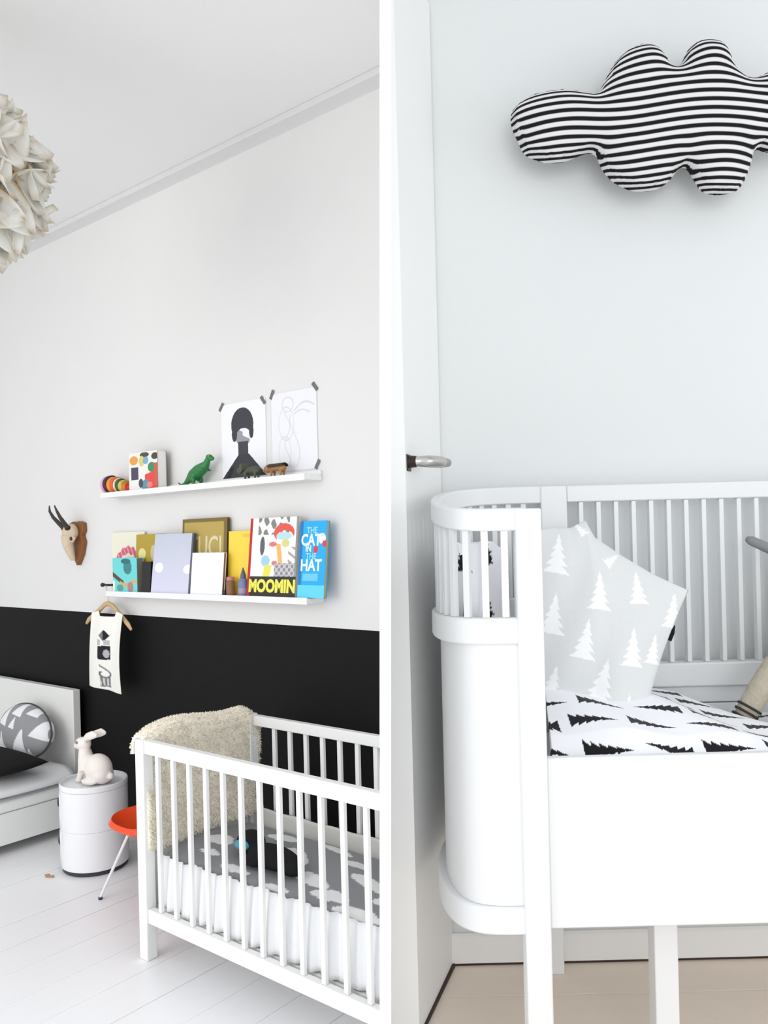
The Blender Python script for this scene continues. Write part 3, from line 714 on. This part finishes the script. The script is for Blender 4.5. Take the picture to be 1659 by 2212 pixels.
# sheepskin
t = thing('sheepskin', 'cream sheepskin throw draped over the end of left crib', 'sheepskin', PL(-.036, 0, 0), (0, 0, RL))
def skin_pt(s, q):
    """s 0..1 from inside bottom over the top to the outside bottom, q 0..1 from the front to the back"""
    b = .735-.555*q
    zt = .815+.020*math.sin(q*PI)+.012*math.sin(q*7)-.055*max(0, (q-.88)/.12)**2-.012*max(0, (.1-q)/.1)
    inz, outz = .395, .735
    if s < .55: f = s/.55; x = .052+.008*math.sin(q*9+f*5)-.006*f; z = inz+(zt-.035-inz)*f
    elif s < .72: f = (s-.55)/.17*PI; x = .011+.039*math.cos(f); z = zt-.035+.035*math.sin(f)
    else: f = (s-.72)/.28; x = -.028-.004*math.sin(q*8); z = zt-.035-(zt-.035-outz)*f
    return Vector((x, -b, z))
m = MB(); m.sheet(skin_pt, 40, 30); m.obj('hide', WOOL, t, solid=.012, sharp=0)
m = MB(); rn = random.Random(11)
for i in range(30000):
    s, q = rn.random(), rn.random()
    p = skin_pt(s, q); e = .004
    du = skin_pt(min(1, s+e), q)-skin_pt(max(0, s-e), q); dv = skin_pt(s, min(1, q+e))-skin_pt(s, max(0, q-e))
    th = 0 if s < .55 else (PI if s > .72 else (s-.55)/.17*PI)
    nr = Vector((math.cos(th), .25*math.sin(q*40+s*30), math.sin(th))).normalized()
    j = Vector((rn.uniform(-1, 1), rn.uniform(-1, 1), rn.uniform(-1, .6)))
    L = rn.uniform(.006, .014); d = (nr+.55*j).normalized()*L
    sd = d.cross(Vector((rn.uniform(-1, 1), rn.uniform(-1, 1), rn.uniform(-1, 1)))).normalized()*rn.uniform(.0016, .0034)
    b0 = p+nr*.004
    v = [m.bm.verts.new(c) for c in (b0-sd, b0+sd, b0+d*.65+sd*.5-Vector((0, 0, .001)), b0+d-Vector((0, 0, .003)))]
    m._f([v[0], v[1], v[2]]); m._f([v[0], v[2], v[3]])
m.obj('wool', WOOL, t, sharp=0, fix=False, kind='stuff')

# ------------------------------------------------------------------ pendant lamp
LP = Vector((-1.345, 2.60, 2.70))
t = thing('pendant_lamp', 'large round cream petal pendant lamp at upper left', 'lamp', LP)
MB().tube([(0, 0, .20), (0, 0, .586)], .004, 8).obj('cord', WHITEM, t)
MB().lathe([(.05, .56), (.045, .586)], 20).obj('ceiling_rose', WHITEM, t)
MB().ell((0, 0, 0), (.205, .205, .205), seg=32, rings=20).obj('shade_globe', flat('cream paper', 232, 226, 208, .9), t)
def petal(seed):
    q = random.Random(seed); L, Wd = q.uniform(.15, .19), q.uniform(.055, .075); c1, c2 = q.uniform(.030, .060), q.uniform(.010, .035)
    m = MB()
    def fn(u, v):
        wv = Wd*math.sin(PI*min(1, .12+.86*v)**.8)**.7*(1-.15*v)
        x = (u-.5)*2*wv; y = (v-.25)*L
        return Vector((x, y, .012+c1*v*v-.25*y*y/.3+c2*(2*u-1)**2+.006*math.sin(u*9+seed)))
    m.sheet(fn, 8, 8)
    def pp(c):
        e = abs(c.x)/Wd; v = c.y/L+.25
        k = max(0, min(1, (e-.70)/.22))*.8+max(0, min(1, (v-.90)/.10))*.3; k = min(1, k)
        A, B = rgb(253, 252, 248), rgb(222, 192, 132)
        return tuple(a*(1-k)+b*k for a, b in zip(A, B))
    me_o = m.obj('petal', PETAL, t, paint=pp, solid=.0015, sharp=0); return me_o
protos = [petal(i) for i in range(5)]
NP = 230; rn = random.Random(5); first = set()
for i in range(NP):
    zf = 1-2*(i+.5)/NP; ph = i*2.399963; r = math.sqrt(1-zf*zf); d = Vector((r*math.cos(ph), r*math.sin(ph), zf))
    k = i % 5
    o = protos[k] if k not in first else copy(protos[k]); first.add(k)
    tilt = rn.uniform(.02, .32); tw = rn.uniform(0, 2*PI)
    Q = d.to_track_quat('Z', 'Y').to_matrix().to_4x4() @ Matrix.Rotation(tw, 4, 'Z') @ Matrix.Rotation(tilt, 4, 'X')
    Q = Matrix.Translation(d*.208) @ Q; o.parent = t; o.matrix_local = Q

# ------------------------------------------------------------------ right room: cloud cushion
CY = 1.815
cl = [(0.062, .118, .100, .075), (.300, .205, .115, .105)]
t = thing('cloud_cushion', 'black and white striped cloud cushion hung on the white wall', 'cushion', (.309, 1.888, 2.258))
OUT = [(60,570),(75,480),(150,420),(260,385),(400,375),(520,395),(590,400),(640,340),(700,230),(780,140),(890,103),(970,120),(1030,180),(1060,235),(1100,243),(1135,215),(1180,130),(1230,90),(1290,83),(1380,105),(1430,170),(1455,250),(1520,320),(1580,325),(1640,300),(1760,280),(1880,310),(1960,380),(1990,480),(1960,600),(1900,700),(1800,770),(1700,790),(1610,765),(1570,790),(1550,870),(1500,980),(1440,1030),(1350,1042),(1270,1030),(1210,970),(1175,900),(1140,868),(1095,885),(1040,950),(960,1000),(870,1012),(780,995),(690,940),(620,860),(585,780),(540,765),(480,780),(400,810),(320,820),(220,800),(140,760),(100,680)]
OUT = [((x-60)*.00036, (1042-y)*.00036) for x, y in OUT]      # outline of the sewn panels, metres
def catmull(P, k):
    n = len(P); Q = []
    for i in range(n):
        a, b, c, d = P[i-1], P[i], P[(i+1) % n], P[(i+2) % n]
        for j in range(k):
            t_ = j/k; Q.append(tuple(.5*(2*b[q]+(c[q]-a[q])*t_+(2*a[q]-5*b[q]+4*c[q]-d[q])*t_*t_+(3*b[q]-a[q]-3*c[q]+d[q])*t_**3) for q in (0, 1)))
    return Q
OUT = catmull(OUT, 3)
def inside(x, z):
    c = False; n = len(OUT)
    for i in range(n):
        (xa, za), (xb, zb) = OUT[i], OUT[i-1]
        if (za > z) != (zb > z) and x < (xb-xa)*(z-za)/(zb-za)+xa: c = not c
    return c
def edge_dist(x, z):
    return min(math.hypot(x-a, z-b) for a, b in OUT)
m = MB(); st = .0046; gi = {}
ring = [m.bm.verts.new((x, 0, z)) for x, z in OUT]
ed = [m.bm.edges.new((ring[i-1], ring[i])) for i in range(len(ring))]
bmesh.ops.triangle_fill(m.bm, edges=ed, use_beauty=True)
m.bm.free(); m = MB()
def dome(d): q = min(1, d/.070); return .050*math.sqrt(max(0, 1-(1-q)**2))
GX = [(-.004+st*i) for i in range(153)]; GZ = [(-.004+st*j) for j in range(78)]
ok = [[inside(x, z) for z in GZ] for x in GX]
dd = [[edge_dist(x, z) if ok[i][j] else 0 for j, z in enumerate(GZ)] for i, x in enumerate(GX)]
# smooth the inflation so that lobes blend like stuffed cloth
for _ in range(6):
    dd = [[(dd[i][j]*2+dd[max(i-1, 0)][j]+dd[min(i+1, len(GX)-1)][j]+dd[i][max(j-1, 0)]+dd[i][min(j+1, len(GZ)-1)])/6 if ok[i][j] else 0 for j in range(len(GZ))] for i in range(len(GX))]
deep = [[ok[i][j] and edge_dist(GX[i], GZ[j]) > .0030 for j in range(len(GZ))] for i in range(len(GX))]
for side in (-1, 1):
    V = {}
    for i in range(len(GX)):
        for j in range(len(GZ)):
            if deep[i][j]: V[i, j] = m.bm.verts.new((GX[i], -.058+side*dome(dd[i][j])*(1.0 if side < 0 else .75), GZ[j]))
    for i in range(len(GX)-1):
        for j in range(len(GZ)-1):
            q = [V.get(k_) for k_ in ((i, j), (i+1, j), (i+1, j+1), (i, j+1))]
            if all(q): m._f(q if side < 0 else q[::-1])
            elif sum(x is not None for x in q) == 3: m._f([x for x in (q if side < 0 else q[::-1]) if x is not None])
# pull the border of both panels onto the seam line
bv = {v for e_ in m.bm.edges if len(e_.link_faces) == 1 for v in e_.verts}
for v in bv:
    a, b = min(OUT, key=lambda p: (p[0]-v.co.x)**2+(p[1]-v.co.z)**2)
    v.co.x, v.co.y, v.co.z = a, -.058, b
bmesh.ops.remove_doubles(m.bm, verts=list(bv), dist=2e-4)
def phase(co):
    x = co.x; z = co.z
    s = z - .034*math.exp(-((x-.43)/.19)**2) - .014*math.exp(-((x-.12)/.09)**2)
    s += .010*math.exp(-((x-.388)/.02)**2)*max(0, (.13-z)/.13)
    return s
nt = None
STRIPE = bpy.data.materials.new('black white stripe jersey'); STRIPE.use_nodes = True; nt = STRIPE.node_tree
pb = nt.nodes['Principled BSDF']; pb.inputs['Roughness'].default_value = .9; pb.inputs['Specular IOR Level'].default_value = .15
at = nt.nodes.new('ShaderNodeAttribute'); at.attribute_name = 'stripe'
mu = nt.nodes.new('ShaderNodeMath'); mu.operation = 'MULTIPLY'; mu.inputs[1].default_value = 1/.0192
fr = nt.nodes.new('ShaderNodeMath'); fr.operation = 'FRACT'
cr = nt.nodes.new('ShaderNodeValToRGB'); e = cr.color_ramp.elements
e[0].position = 0; e[0].color = (.012, .012, .014, 1); e[1].position = .38; e[1].color = (.012, .012, .014, 1)
for p_, c_ in ((.50, (.76, .74, .74, 1)), (.88, (.76, .76, .76, 1)), (1.0, (.012, .012, .014, 1))):
    q = e.new(p_); q.color = c_
nt.links.new(at.outputs['Fac'], mu.inputs[0]); nt.links.new(mu.outputs[0], fr.inputs[0]); nt.links.new(fr.outputs[0], cr.inputs[0]); nt.links.new(cr.outputs[0], pb.inputs['Base Color'])
o = m.obj('cushion_cover', STRIPE, t, sharp=0)
A_ = o.data.attributes.new('stripe', 'FLOAT', 'POINT'); A_.data.foreach_set('value', [phase(v.co)+v.normal.z*max(0, v.co.y+.058+.050)*.8 for v in o.data.vertices])
MB().tube([(.40, -.02, .20), (.40, .020, .22)], .003, 8).obj('hanging_loop', METALD, t)

# ------------------------------------------------------------------ right crib with rounded end
CX = .25
RC = thing('rounded_crib', 'white crib with rounded slatted end and solid lower panel', 'crib', (0, 0, 0))
RX = 1.56
def curve(n=48, inset=0.0, mir=False, x0=.247, y0=1.408, x1=.400, y1=1.862, B=.235):
    P = []
    for i in range(n+1):
        th = PI*i/n; f = (1-math.cos(th))/2
        x = x0+(x1-x0)*f-(B-.066-inset+.095*f)*abs(math.sin(th))**.45; y = y0+inset+(y1-y0-2*inset)*f
        P.append(((RX-x) if mir else x, y))
    return P
def ztop(y): return 1.548+.065*(y-1.40)/.46
for mir in (False, True):
    C = curve(mir=mir)
    MB().sweep(C, .020, lambda f, y: ztop(y)-.038, lambda f, y: ztop(y)).obj('end_top_rail', CRIBR, RC, bevel=.003, sharp=40)
    MB().sweep(C, .026, lambda f, y: 1.314, lambda f, y: 1.360).obj('end_middle_rail', CRIBR, RC, bevel=.004, sharp=40)
    MB().sweep(curve(mir=mir, B=.226), .012, lambda f, y: .8625, lambda f, y: 1.3135).obj('end_panel', CRIBR, RC, sharp=40)
    MB().sweep(C, .026, lambda f, y: .814, lambda f, y: .862).obj('end_bottom_rail', CRIBR, RC, bevel=.004, sharp=40)
    # slats round the end, spaced by length along the curve
    Cf = curve(400, mir=mir); acc = 0; nxt = .038; 
    for i in range(1, len(Cf)):
        ds = math.dist(Cf[i], Cf[i-1]); acc += ds
        if acc >= nxt and i < 392:
            nxt += .0335; x, y = Cf[i]; d = Vector((Cf[i][0]-Cf[i-1][0], Cf[i][1]-Cf[i-1][1])).normalized()
            Mx = Matrix.Translation((x, y, 0)) @ Matrix.Rotation(math.atan2(d.y, d.x), 4, 'Z')
            MB().box(-.0058, .0058, -.005, .005, 1.3605, ztop(y)-.0385, Mx).obj('slat', CRIBR, RC)
    xs = (lambda x: RX-x) if mir else (lambda x: x)
    def bx(x0, x1, *r): 
        a, b = sorted((xs(x0), xs(x1))); return MB().box(a, b, *r)
    bx(.226, .2695, 1.386, 1.428, RF, 1.5475).obj('front_post', CRIBR, RC, bevel=.003)
    bx(.359, .4185, 1.848, 1.876, .83, 1.6125).obj('back_post', CRIBR, RC, bevel=.003)
    bx(.356, .387, 1.850, 1.880, RF, .829).obj('leg', CRIBR, RC, bevel=.002)
    bx(.476, .519, 1.485, 1.525, RF, .829).obj('leg', CRIBR, RC, bevel=.002)
XR = RX-.42
MB().box(.2700, RX-.2700, 1.394, 1.412, .825, 1.118).obj('front_panel', CRIBR, RC, bevel=.003)
MB().box(.419, XR+.001, 1.850, 1.872, 1.575, 1.6125).obj('back_top_rail', CRIBR, RC, bevel=.003)
MB().box(.419, XR+.001, 1.838, 1.880, 1.150, 1.204).obj('back_rail', CRIBR, RC, bevel=.004)
MB().box(.419, XR+.001, 1.850, 1.876, 1.112, 1.149).obj('back_board', CRIBR, RC, bevel=.003)
MB().box(.419, XR+.001, 1.852, 1.876, 1.070, 1.110).obj('back_board', CRIBR, RC, bevel=.003)
MB().box(.419, XR+.001, 1.854, 1.872, .830, 1.068).obj('back_board', CRIBR, RC, bevel=.003)
k = 0
while .451+.0400*k < XR-.02:
    x = .451+.0400*k; MB().box(x-.0050, x+.0050, 1.852, 1.870, 1.2045, 1.5745).obj('slat', CRIBR, RC, bevel=.001); k += 1
m = MB(); base = curve(40, inset=.022)+[(RX-x, y) for x, y in reversed(curve(40, inset=.022))]
m.prism(base, .832, .850); m.obj('base_board', CRIBR, RC, sharp=30)

# printed bedding
def tree(u, v, layers=6):
    if not 0 < v < 1: return False
    fr_ = (v*layers) % 1
    return abs(u) < (1.03-v)*.36*(.50+.55*(1-fr_))
BK = rgb(16, 15, 20); BW = rgb(246, 246, 250)
def p_duvet(co):
    x, y = co.x, co.y
    dx, dy = .108, .058
    j = math.floor((y-1.36)/dy); yy = (y-1.36)/dy-j-.5
    xx = (x-.20+.062*(j % 2)+.02*math.sin(j*2.1))/dx; i = math.floor(xx); xx -= i
    fl_ = ((i*7+j*3) % 3) == 0
    v = (xx-.10)/.80; v = 1-v if fl_ else v
    return BK if tree((yy+.25*(xx-.5))*1.35, v) else BW
t = m = MB()
def duvf(u, v):
    y = 1.428+.405*v
    x0 = .285+.06*v; x = x0+(RX-.285-x0)*u
    hump = .075*math.exp(-((x-.26)/.22)**2)*math.sin(PI*min(1, v*1.15)*.62)+.040*math.exp(-((x-.50)/.16)**2)*math.sin(PI*min(1, v)*.75)
    z = 1.095+.022*min(1, v/.12)+hump+.006*math.sin(x*31+v*9)-.022*max(0, (v-.8)/.2)**2 - .030*max(0, min(1, (x-.62)/.14))*v
    return Vector((x, y, z))
m.sheet(duvf, 700, 300); o = m.obj('printed_duvet', PAINT, None, paint=p_duvet, solid=.012, sharp=0); tag(o, 'white duvet printed with sideways black fir trees in rounded crib', 'duvet')
m = MB(); m.prism([(x, y) for x, y in curve(40, inset=.042)]+[(RX-x, y) for x, y in reversed(curve(40, inset=.042))], .8515, 1.062); o = m.obj('crib_mattress', WHITEC, None, sharp=30, bevel=.01); tag(o, 'white mattress lying under printed duvet in rounded crib', 'mattress')
def p_bump(co):
    th = math.atan2(co.y-1.63, co.x-.33); s = th*.19; z = co.z
    dx, dz = .062, .125
    i = math.floor(s/dx); uu = s/dx-i-.5; zz = (z-1.06+.075*(i % 2))/dz; j = math.floor(zz); zz -= j
    return BK if tree(uu*1.25+.05*math.sin(zz*9), zz*1.6-.05) else BW
m = MB(); cb = curve(160, inset=.030); cb = cb[10:150]
def bumpf(u, v):
    k = u*(len(cb)-1); i = min(int(k), len(cb)-2); f = k-i
    x = cb[i][0]*(1-f)+cb[i+1][0]*f; y = cb[i][1]*(1-f)+cb[i+1][1]*f
    return Vector((x+.004*math.sin(u*50+v*6), y+.003*math.sin(u*37+v*4), 1.065+(.415-.06*u*0+.012*math.sin(u*23))*v))
m.sheet(bumpf, 300, 90); o = m.obj('crib_bumper', PAINT, None, paint=p_bump, solid=.006, sharp=0); tag(o, 'white bumper with upright black fir trees lining the rounded crib end', 'bumper')

# grey tree pillow
t = thing('tree_pillow', 'pale grey pillow with white fir trees leaning in rounded crib', 'pillow', (.45, 1.655, 1.13))
TP = [(1200, 1195, 84, 12), (1284, 1272, 80, 8), (1370, 1267, 68, 4), (1190, 1322, 86, 12), (1255, 1374, 84, 14), (1355, 1392, 80, 10), (1404, 1398, 64, 14), (1293, 1466, 96, 18), (1190, 1470, 74, 16), (1450, 1317, 76, 14), (1318, 1208, 40, 60), (1350, 1525, 60, 10), (1248, 1140, 36, -30), (1420, 1480, 50, 14)]
def px2(x, y, Y):
    u, v = x-829.5, y-1166; return ((u-.025*v)*Y/1755, 1.5-(v+.025*u)*Y/1755)
def pil_plane(z): return 1.600+.30*(z-1.13)      # leaning plane: depth at a height
trees = []
for (x, y, hh, lean) in TP:
    X, Z = px2(x, y, 1.645); Y = pil_plane(Z); X, Z = px2(x, y, Y); trees.append((X-.45, Z-1.13, hh*Y/1755, math.radians(lean)))
def p_pil(co):
    for (cx, cz, hh, ln) in trees:
        dx, dz = co.x-cx, co.z-cz
        c_, s_ = math.cos(ln), math.sin(ln); u = dx*c_-dz*s_; v = (dx*s_+dz*c_)/hh+.5
        if tree(u/hh*1.15, v, 5): return rgb(247, 247, 247)
    return rgb(222, 224, 224)
def bnd(pts, s):
    k = s*(len(pts)-1); i = min(int(k), len(pts)-2); f = k-i; return tuple(a*(1-f)+b*f for a, b in zip(pts[i], pts[i+1]))
TOP = [(1128, 1150), (1190, 1140), (1232, 1140), (1264, 1124), (1284, 1160), (1340, 1198), (1410, 1240), (1487, 1275)]
BOT = [(1128, 1492), (1180, 1505), (1230, 1518), (1285, 1534), (1320, 1552), (1350, 1562), (1372, 1562), (1392, 1548)]
m = MB()
for s in (-1, 1):
    def pf(u, v):
        a, b = bnd(TOP, u), bnd(BOT, u); bow = 0.10*math.sin(PI*v)*u*u*26/10
        x = a[0]*(1-v)+b[0]*v - 8*math.sin(PI*v)*(u > .8)*(u-.8)*5; y = a[1]*(1-v)+b[1]*v
        puff = ((1-abs(2*u-1)**2.2)*(1-abs(2*v-1)**2.2))**.6
        X, Z = px2(x, y, 1.645); Y = pil_plane(Z); X, Z = px2(x, y, Y)
        wr = .0035*math.sin(u*17+v*9)*puff
        return Vector((X-.45, Y-1.655+(-.042 if s < 0 else .030)*puff+wr, Z-1.13))
    m.sheet(pf, 170, 200)
bmesh.ops.remove_doubles(m.bm, verts=m.bm.verts[:], dist=1e-5)
m.obj('pillow_cover', PAINT, t, paint=p_pil, sharp=0)
a_, b_ = px2(1448, 1384, 1.655), px2(1462, 1352, 1.655)
m = MB(); m.tube([(a_[0]-.45, .012, a_[1]-1.13), ((a_[0]+b_[0])/2-.45+.002, .012, (a_[1]+b_[1])/2-1.13), (b_[0]-.45, .012, b_[1]-1.13)], [.007, .0045, .001], 10, flat=.4); m.obj('label_tag', DARKC, t, label='small black cloth tag')

# knitted toy and grey rod at the right edge
t = thing('knitted_toy', 'beige knitted soft toy with dark striped foot at right edge', 'toy', (.86, 1.70, 1.10))
m = MB(); m.tube([(-.128, -.02, .010), (-.112, -.02, .036), (-.085, -.015, .075), (-.05, -.005, .115), (0, 0, .15)], [.020, .024, .025, .027, .032], 16)
m.ell((.05, 0, .17), (.075, .055, .09)); m.tube([(.02, -.03, .1), (-.02, -.05, .05), (-.03, -.055, .02)], [.027, .025, .022], 14); m.ell((.09, 0, .30), (.06, .055, .06)); m.tube([(.10, 0, .10), (.12, -.05, .05), (.12, -.07, .02)], [.03, .026, .022], 14)
m.remesh(.006, 5).obj('toy_body', KNIT, t)
for f in (.0, .33, .66):
    p = Vector((-.126, -.02, .014)).lerp(Vector((-.106, -.02, .044)), f); d = Vector((.016, 0, .026)).normalized()
    m = MB(); m.tube([p-d*.0025, p+d*.0025], .0238+.0012*f, 18, caps=False); m.obj('stripe', flat('charcoal yarn', 52, 50, 48, .95), t, solid=.002)
t = thing('grey_rod', 'dark grey rounded rod end crossing the crib slats at right edge', 'rod', (.80, 1.77, 1.47))
m = MB(); P = [Vector((-.010, 0, .012)), Vector((0, 0, .008)), Vector((.05, 0, -.016)), Vector((.16, .02, -.05)), Vector((.30, .045, -.06))]; m.tube(P, [.006, .0105, .0115, .0115, .0115], 16); m.obj('rod_shaft', GREYF, t, sharp=0)
m = MB(); m.tube([(.30, .045, -.06), (.302, .076, -.06)], .012, 14); m.obj('clamp', GREYF, t)
